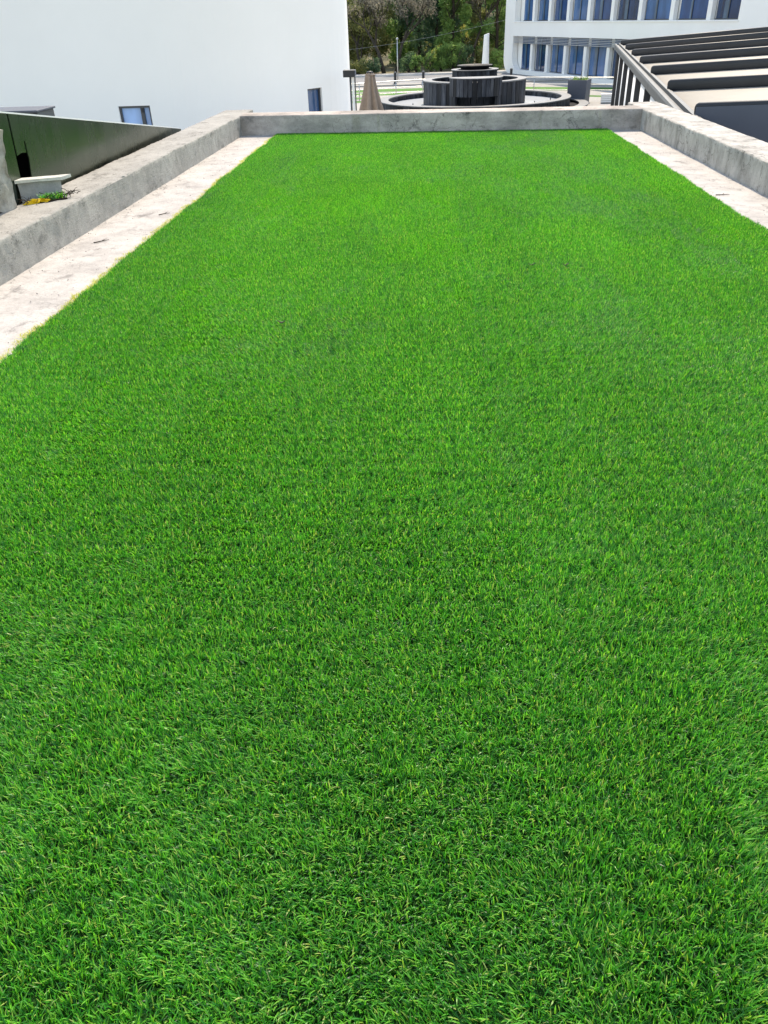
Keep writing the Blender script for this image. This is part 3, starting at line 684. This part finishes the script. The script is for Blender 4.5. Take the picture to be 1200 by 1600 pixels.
# ------------------------------------------------------------------ pergola (right)
g0 = Vector((8.96, 41.83, 0)); g1 = Vector((4.54, 15.52, 0)); gd = (g1 - g0).normalized(); bd = Vector((.799, -.598, .067)); bdh = Vector((.799, -.598, 0)).normalized()
pg = empty('pergola', (g1.x, g1.y, PZ)); tag(pg, 'retractable pergola with dark ribs and cream awning strips right of the parapet', 'pergola')
go = Vector((g1.x, g1.y, PZ))
inn = Vector((-gd.y, gd.x, 0)); inn = inn if inn.x > 0 else -inn
def L3(p): return Vector(p) - go
# gutter: stepped profile swept along the side
prof = [(-.10, -.22), (.10, -.22), (.12, -.12), (.16, -.12), (.16, .02), (.10, .02), (.10, -.06), (-.02, -.06), (-.02, .0), (-.08, .0), (-.10, -.05)]
a_, b2 = g0 + gd * -4.2, g0 + gd * 28.3
cuts_ = [0, 8, 16, 24, 32.5]
for k in range(4):
    p, q = a_ + gd * (cuts_[k] + .012), a_ + gd * (cuts_[k + 1] - .012); vs = [L3(e + inn * x + Vector((0, 0, z))) for e in (p, q) for (x, z) in prof]; m = len(prof)
    mesh_obj('gutter', vs, [(i, (i + 1) % m, m + (i + 1) % m, m + i) for i in range(m)] + [tuple(range(m))[::-1], tuple(range(m, 2 * m))], M['grey_metal'], pg)
p, q = a_ + inn * .19, b2 + inn * .19
vs = [L3(e + inn * x + Vector((0, 0, z))) for e in (p, q) for (x, z) in ((-.01, -.05), (.02, -.05), (.02, .0), (-.01, .0))]
mesh_obj('guide_rail', vs, [(0, 1, 5, 4), (1, 2, 6, 5), (2, 3, 7, 6), (3, 0, 4, 7), (3, 2, 1, 0), (4, 5, 6, 7)], M['grey_metal'], pg)
# ribs: rounded bars
def rib(p, q, w=.15, h=.25):
    d = (q - p).normalized(); side = Vector((-d.y, d.x, 0)).normalized(); up = side.cross(d); up = up if up.z > 0 else -up
    ring = []
    for i in range(16):
        t = 2 * math.pi * i / 16; c, s_ = math.cos(t), math.sin(t)
        ring.append((math.copysign(abs(c) ** .5, c) * w / 2, math.copysign(abs(s_) ** .5, s_) * h / 2))
    vs = []; steps = [(0, .55), (.02, .82), (.06, 1), ((q - p).length, 1)]
    for (e, k) in steps: vs += [L3(p + d * e + side * (x * k) + up * (z * k)) for x, z in ring]
    n = 16; fs = [(j * n + i, j * n + (i + 1) % n, (j + 1) * n + (i + 1) % n, (j + 1) * n + i) for j in range(3) for i in range(n)] + [tuple(range(n))[::-1], tuple(3 * n + i for i in range(n))]
    return mesh_obj('rib', vs, fs, M['dark_metal'], pg, True)
starts = [g0 + gd * (-2.9 + 5.03 * k) + inn * .14 + Vector((0, 0, .07)) for k in range(7)]
lens = [12.] * 7
for k, p in enumerate(starts):
    rib(p, p + bd * lens[k])
    MB().tube([L3(p + bd * .25 + Vector((0, 0, -.13))), L3(p + bd * .25 + Vector((0, 0, -.24)))], .05, 8).build('roller', M['dark_metal'], pg)
for k in range(6):
    nS, nL = 14, 3; vs = []
    for i in range(nS + 1):
        t = i / nS; e = starts[k].lerp(starts[k + 1], t) + Vector((0, 0, -.11 - .10 * math.sin(math.pi * t)))
        for j in range(nL + 1): vs.append(L3(e - inn * .02 + bd * (lens[k] * j / nL)))
    fs = [(i * (nL + 1) + j, i * (nL + 1) + j + 1, (i + 1) * (nL + 1) + j + 1, (i + 1) * (nL + 1) + j) for i in range(nS) for j in range(nL)]
    o = mesh_obj('awning_strip', vs, fs, M['fabric'], pg, True); md = o.modifiers.new('thick', 'SOLIDIFY'); md.thickness = .012
# hanging front screen under the nearest rib
p = starts[6] + Vector((0, 0, .0)) - gd * -.075; q = p + bd * 12
vs = [L3(e + gd * x + Vector((0, 0, z))) for x in (.0, .03) for (e, z) in ((p, -3.25), (q, -4.0), (q, .06), (p, .06))]
mesh_obj('front_screen', vs, [(0, 1, 2, 3), (7, 6, 5, 4), (0, 4, 5, 1), (1, 5, 6, 2), (2, 6, 7, 3), (3, 7, 4, 0)], M['dark_grey'], pg)
for k in range(8):
    e = g0 + gd * (-.6 + 3.92 * k); vs = [L3(e + inn * x + gd * y + Vector((0, 0, z))) for z in (PZ, -.221) for (x, y) in ((-.1, -.1), (.1, -.1), (.1, .1), (-.1, .1))]
    mesh_obj('post', vs, [(3, 2, 1, 0), (4, 5, 6, 7), (0, 1, 5, 4), (1, 2, 6, 5), (2, 3, 7, 6), (3, 0, 4, 7)], M['dark_metal'], pg)
for k in range(7):
    vs = []; fs = []; n = 40
    for i in range(n + 1):
        e = g0 + gd * (-.4 + 3.92 * k + 3.5 * i / n) + inn * (.05 + .02 * math.sin(i * 1.9))
        vs += [L3(e + Vector((0, 0, PZ + .03))), L3(e + Vector((0, 0, -.16)))]
    fs = [(2 * i, 2 * i + 2, 2 * i + 3, 2 * i + 1) for i in range(n)]
    o = mesh_obj('side_curtain', vs, fs, M['white_cloth'], pg, True); md = o.modifiers.new('thick', 'SOLIDIFY'); md.thickness = .008

# ------------------------------------------------------------------ office building (right)
ob = empty('office_building', (7.7, 80, PZ), math.atan2(-.939, .344)); tag(ob, 'white office building with rounded frames and blue windows between pale fins', 'building')
def rrect(x0, x1, z0, z1, r_bl=0, n=8, r_tl=0):
    p = []
    if r_bl: p += [(x0 + r_bl - r_bl * math.sin(t), z0 + r_bl - r_bl * math.cos(t)) for t in np.linspace(math.pi / 2, 0, n)]
    else: p.append((x0, z0))
    p += [(x1, z0), (x1, z1)]
    if r_tl: p += [(x0 + r_tl - r_tl * math.sin(t), z1 - r_tl + r_tl * math.cos(t)) for t in np.linspace(0, math.pi / 2, n)]
    else: p.append((x0, z1))
    return p
vs, fs = plate(rrect(-1.75, 36, -.05, 7.9, 1.3), [rrect(.18, 29.1, 3.95, 6.75, 0), rrect(.0, 28, .34, 2.86, 1.0)], 0, .5)
MB().add(vs, fs).build('wall', M['white2'], ob)
vs, fs = plate(rrect(-1.74, 36, -.04, 7.89, 1.3), [], .545, 14)
MB().add(vs, fs).build('core', M['white2'], ob)
MB().box(.0, 29.2, -.06, .10, 3.86, 3.945, .015).build('sill', M['white2'], ob)
MB().box(-1.2, 36, -.2, 13.6, 7.905, 8.1, .03).build('roof', M['white2'], ob)
wins = [(1.24, 3.12), (3.98, 5.93), (6.76, 8.93), (9.75, 12.04), (12.83, 15.28), (16.1, 18.72), (19.46, 22.3), (23.2, 26.0), (26.8, 29.06)]
def office_window(s0, s1, z0, z1):
    w = empty('window'); w.parent = ob
    MB().box(s0 - .3, s1 + .02, .5, .54, z0, z1).build('pane', M[random.choice(('glass_office', 'glass_office_light', 'glass_office_dark'))], w)
    m_ = s0 + (s1 - s0) * .34
    MB().box(m_ - random.uniform(.2, .45), m_ - .06, .485, .499, z0 + .05, z1 - .05).build('pale_reflection', M['glass_pale'], w)  # pale stripe painted in for a reflection in the glass
    if z0 > 3 and random.random() < .45: MB().box(m_ + .05, s1 - .06, .486, .498, z1 - random.uniform(.3, 1.1), z1 - .065).build('roller_blind', M['blind'], w)
    for (a, b, c, d) in ((s0 - .3, s1, z0, z0 + .06), (s0 - .3, s1, z1 - .06, z1), (m_ - .03, m_ + .03, z0 + .06, z1 - .06), (s1 - .05, s1 + .02, z0 + .06, z1 - .06)):
        MB().box(a, b, .455, .484, c, d).build('frame', M['frame'], w)
for (s0, s1) in wins: office_window(s0, s1, 3.955, 6.745)
for (s0, s1) in wins[:7]: office_window(s0, s1, .345, 2.855)
for k in range(len(wins) - 1):
    c = wins[k][1]
    MB().box(c + .02, c + .42, .16, .452, 3.952, 6.748, .01).build('fin', M['white2'], ob)
    if k < 6: MB().box(c + .02, c + .42, .16, .452, .343, 2.30, .01).build('fin', M['white2'], ob)
for k in range(7):
    s0 = .12 if k == 0 else wins[k - 1][1] + .24; s1 = wins[k][1] + .20
    for j in range(5):
        z = 2.34 + j * .105
        vs = [(s, y, zz) for s in (s0, s1) for (y, zz) in ((.04, z), (.12, z + .035), (.12, z + .05), (.04, z + .03))]
        mesh_obj('louvre', vs, [(0, 1, 5, 4), (1, 2, 6, 5), (2, 3, 7, 6), (3, 0, 4, 7), (3, 2, 1, 0), (4, 5, 6, 7)], M['blind'], ob)
# ------------------------------------------------------------------ white column, lamp pole, bollards, overhead cable
oc = empty('white_column', (4.66, 70, PZ + .1)); tag(oc, 'tapering white column with a slanted top behind the fountain', 'column')
vs = []; n = 20
for (r_, z) in ((.33, 0), (.30, .6), (.275, 1.2), (.235, 2.2), (.205, 3.0), (.195, 3.19)):
    for i in range(n): t = 2 * math.pi * i / n; vs.append((r_ * math.cos(t) * (1 + .03 * math.cos(3 * t)) + .012 * z, r_ * math.sin(t), z + (.06 * math.cos(t) if z > 3.1 else 0)))
fs = [(j * n + i, j * n + (i + 1) % n, (j + 1) * n + (i + 1) % n, (j + 1) * n + i) for j in range(5) for i in range(n)] + [tuple(5 * n + i for i in range(n))]
mesh_obj('shaft', vs, fs, M['white2'], oc, True); MB().lathe([(0, .0), (.42, 0), (.42, .08), (.34, .1), (0, .1)], 24).build('foot', M['white2'], oc)
lp = empty('lamp_pole', (-2.28, 72.3, PZ)); tag(lp, 'slim pale lamp pole at the roadside before the bare trees', 'lamp pole')
MB().tube([(0, 0, 0), (0, 0, 3.06)], [.05, .04], 10).build('pole', M['steel'], lp, True)
MB().lathe([(0, 3.2), (.09, 3.17), (.10, 3.08), (.06, 3.05)], 12).build('lamp_head', M['steel'], lp, True)
for (x, y, lab) in ((-2.42, 71.0, 'dark bollard on the kerb below the lamp pole'), (-.18, 71.05, 'dark bollard on the kerb just left of the fountain'), (6.75, 71.05, 'dark bollard on the kerb beside the office building corner')):
    bo = empty('bollard', (x, y - .9, PZ + .1)); tag(bo, lab, 'bollard', 'bollards along the kerb')
    MB().lathe([(.0, 0), (.13, 0), (.13, .05), (.105, .07), (.10, .75), (.0, .75)], 16).build('shaft', M['dark_metal'], bo); MB().lathe([(0, .86), (.08, .84), (.115, .79), (.115, .752), (0, .752)], 16).build('head', M['grey_metal'], bo, True)
ca = [Vector((-13, 82, -1.35)).lerp(Vector((9, 82, 1.2)), t) + Vector((0, 0, -.5 * math.sin(math.pi * t))) for t in np.linspace(0, 1, 16)]
tag(MB().tube(ca, .007, 5).build('overhead_cable', M['steel']), 'thin pale overhead cable crossing in front of the trees', 'cable')

# ------------------------------------------------------------------ trees and shrubs
def cards(centers, n, spread, size, seed, flat=.0):
    rg = np.random.default_rng(seed); C_ = np.array(centers, dtype=float); k = rg.integers(0, len(C_), n)
    g = rg.normal(size=(n, 3)); g /= np.linalg.norm(g, axis=1)[:, None]; rr = rg.random(n) ** .45
    P_ = C_[k, :3] + g * (rr * C_[k, 3])[:, None] * spread
    u = rg.normal(size=(n, 3)); u /= np.linalg.norm(u, axis=1)[:, None]; w_ = rg.normal(size=(n, 3)); v = np.cross(u, w_); v /= np.linalg.norm(v, axis=1)[:, None]
    s_ = size * rg.uniform(.5, 1.3, n)[:, None]
    V = np.empty((n, 4, 3)); V[:, 0] = P_ - u * s_; V[:, 1] = P_ - v * s_ * .45; V[:, 2] = P_ + u * s_; V[:, 3] = P_ + v * s_ * .45
    F = np.arange(n * 4).reshape(n, 4)
    crn = rg.random(len(C_)); rn = np.clip(.55 * crn[k] + .45 * rg.random(n), 0, 1)
    return V.reshape(-1, 3).tolist(), F.tolist(), np.repeat(rn, 4).astype(np.float32)
def branches(seed, h, r0, levels, spread=.5, trunk=.35, lean=(0, 0)):
    rs = random.Random(seed); b_ = MB(); tips = []
    def grow(p, d, l, r_, lev):
        pts_ = [p]; rad = [r_]; q = p; dd = d.copy(); ns = 4 if lev == 0 else 3
        for k in range(ns):
            dd = (dd + Vector((rs.gauss(0, .13), rs.gauss(0, .13), rs.gauss(.03, .07)))).normalized(); q = q + dd * l / ns; pts_.append(q); rad.append(r_ * (1 - .4 * (k + 1) / ns))
        b_.tube(pts_, rad, 7 if lev < 2 else (5 if lev < 4 else 3), cap=lev == 0)
        if lev >= levels: tips.append(q); return
        nk = rs.choice((2, 3, 3)) if lev < 3 else rs.choice((2, 3, 4))
        for k in range(nk):
            a = Vector((rs.gauss(0, 1), rs.gauss(0, 1), rs.gauss(0, .5))).normalized(); nd = (dd + a * spread * rs.uniform(.6, 1.4) + Vector((0, 0, .12))).normalized()
            st = pts_[-1] if k < 2 else pts_[rs.randrange(1, ns + 1)]
            grow(st, nd, l * rs.uniform(.58, .82), r_ * .58, lev + 1)
    grow(Vector((0, 0, 0)), Vector((lean[0], lean[1], 1)).normalized(), h * trunk, r0, 0)
    return b_, tips
TG = 'trees beyond the road'
def gz(x, y): return max(terr(x, y), PZ) - .05
def bare_tree(x, y, h, seed, label, r0=.2, leafmat=None, nl=0, trunk=.28, lean=(0, 0)):
    t = empty('bare_tree', (x, y, gz(x, y))); tag(t, label, 'tree', TG)
    b_, tips = branches(seed, h, r0, 6, .55, trunk, lean); b_.build('trunk', M['bark'], t, True)
    if nl:
        v, f, rn = cards([(p.x, p.y, p.z, .5) for p in tips], nl, 1.0, .10, seed); with_rnd(mesh_obj('crown', v, f, leafmat, t), rn)
    return t
bare_tree(-4.05, 86, 9.5, 12, 'bare grey tree forking low, left of the lamp pole', .22, M['leaf_brown'], 2500, .27, (-.06, 0))
bare_tree(-2.9, 86.8, 9.5, 23, 'bare grey tree with upright forks just right of the lamp pole', .20, M['leaf_brown'], 2500, .27, (.05, 0))
bare_tree(4.6, 89.5, 10, 31, 'twiggy brown tree rising behind the white column', .18, M['leaf_brown'], 6000, .26)
bare_tree(-6.6, 90, 9, 44, 'twiggy brown tree close to the white building edge', .18, M['leaf_olive'], 4000, .26)
def full_tree(x, y, h, w, mat, seed, label, n=9000, size=.17, base=.12, shape='round', name='leafy_tree'):
    t = empty(name, (x, y, gz(x, y))); tag(t, label, 'tree', TG)
    rs = random.Random(seed); b_ = MB(); cs = []
    b_.tube([(0, 0, 0), (rs.uniform(-.1, .1), 0, h * .3), (rs.uniform(-.2, .2), .1, h * .62), (0, 0, h * .9)], [.2, .16, .09, .03], 8)
    for k in range(46):
        f = rs.random(); z = h * (base + (1 - base) * f)
        wr = w * (1 - f) ** .8 * 1.1 + .15 if shape == 'cone' else w * math.sqrt(max(.05, 1 - (2 * f - .85) ** 2))
        a = rs.random() * 6.283; r_ = wr * math.sqrt(rs.uniform(.1, 1)); c = (r_ * math.cos(a), r_ * math.sin(a), z, rs.uniform(.45, .95) * w * .42); cs.append(c)
        if k % 3 == 0: b_.tube([(0, 0, z * .7), (c[0] * .5, c[1] * .5, z * .88), (c[0], c[1], z)], [.05, .035, .012], 5)
    b_.build('trunk', M['bark_dark'], t, True); v, f, rn = cards(cs, n, 1.0, size, seed); with_rnd(mesh_obj('crown', v, f, mat, t), rn)
    return t
full_tree(1.2, 95, 11, 2.6, M['leaf_dark'], 1, 'tall dark evergreen at the centre of the tree line', shape='cone', base=.05)
full_tree(2.6, 90.5, 8.5, 1.9, M['leaf_mid'], 2, 'mid green bushy tree left of the white column', base=.04)
full_tree(-.6, 97, 11, 2.8, M['leaf_dark'], 3, 'dark dense tree behind the yellow sapling', base=.05)
full_tree(7.2, 91, 9.5, 2.2, M['leaf_mid'], 4, 'bright green tree against the office building corner', base=.06)
full_tree(5.6, 97, 11, 2.6, M['leaf_olive'], 5, 'olive tree standing behind the twiggy brown tree', base=.05)
full_tree(-5.4, 96, 10.5, 2.7, M['leaf_olive'], 6, 'olive tree filling the gap behind the leftmost bare fork', base=.04)
full_tree(-2.6, 98, 11, 2.6, M['leaf_mid'], 7, 'green tree seen between the two bare grey trees', base=.05)
full_tree(-8.4, 94, 10, 2.5, M['leaf_olive'], 8, 'yellowish tree partly hidden by the white building', base=.05)
full_tree(3.4, 99, 12, 2.6, M['leaf_dark'], 9, 'dark tall tree behind the mid green bushy tree', shape='cone', base=.04)
full_tree(9.6, 98, 11, 2.8, M['leaf_mid'], 10, 'green tree mostly hidden behind the office building', base=.05)
SG = 'shrubs along the far roadside'
def shrub(x, y, h, w, mat, seed, label):
    t = empty('shrub', (x, y, gz(x, y))); tag(t, label, 'shrub', SG); rs = random.Random(seed); cs = []; b_ = MB()
    for k in range(14):
        a = rs.random() * 6.283; r_ = w * rs.random() ** .6; z = h * rs.uniform(.15, .85); c = (r_ * math.cos(a), r_ * math.sin(a), z, .32 * w + .1); cs.append(c)
        b_.tube([(0, 0, 0), (c[0] * .5, c[1] * .5, z * .6), c[:3]], [.03, .02, .008], 4)
    b_.build('stems', M['bark_dark'], t); v, f, rn = cards(cs, 1500, 1.0, .10, seed); with_rnd(mesh_obj('foliage', v, f, mat, t), rn)
for i, (x, y, h, w, m, lab) in enumerate((( -6.6, 85.2, 1.5, 1.0, 'leaf_olive', 'olive shrub beside the white building edge'), (-5.2, 85.6, 1.3, .9, 'leaf_dark', 'dark low shrub left of the leftmost bare trunk'), (-1.6, 86, 1.8, .9, 'leaf_dark', 'dark shrub right of the lamp pole'),
        (-.9, 85, 1.5, .55, 'leaf_mid', 'upright green shrub left of the yellow sapling'), (.5, 85.3, 1.9, .8, 'leaf_mid', 'pale green shrub right of the yellow sapling'), (1.5, 86, 2.4, .9, 'leaf_mid', 'tall green shrub above the left rim of the fountain'),
        (2.6, 86, 2.6, 1.0, 'leaf_mid', 'wide green shrub above the top tier of the fountain'), (3.7, 86.4, 2.2, .8, 'leaf_dark', 'dark shrub just left of the white column'), (5.9, 86, 2.3, .8, 'leaf_olive', 'olive shrub right of the white column'), (6.9, 85.4, 1.9, .8, 'leaf_mid', 'green shrub at the foot of the office corner'))):
    shrub(x, y, h, w, M[m], 60 + i, lab)
for (x, y, h, lab, sd) in ((-.15, 82.4, 2.2, 'thin sapling with yellow leaves at the roadside left of the fountain', 3), (2.9, 82.6, 3.1, 'taller sapling with a few yellow leaves above the fountain', 8)):
    t = empty('sapling', (x, y, PZ + .08)); tag(t, lab, 'sapling', 'yellow saplings')
    b_, tips = branches(sd, h, .03, 3, .5, .45); b_.build('trunk', M['bark'], t, True); v, f, rn = cards([(p.x, p.y, p.z, .18) for p in tips], 150, 1.0, .05, sd); with_rnd(mesh_obj('crown', v, f, M['leaf_yellow'], t), rn)
# far wood on the slope
rs = random.Random(77); cs = []
for k in range(900):
    y = rs.uniform(104, 150); x = rs.uniform(-30, 34); cs.append((x, y, gz(x, y) + rs.uniform(.3, 9.5), rs.uniform(1.0, 2.0)))
v, f, rn = cards(cs, 90000, 1.0, .26, 77); tag(with_rnd(mesh_obj('far_wood', v, f, M['leaf_dark']), rn), 'mass of dark woodland on the slope behind the trees', 'wood', None, 'stuff')
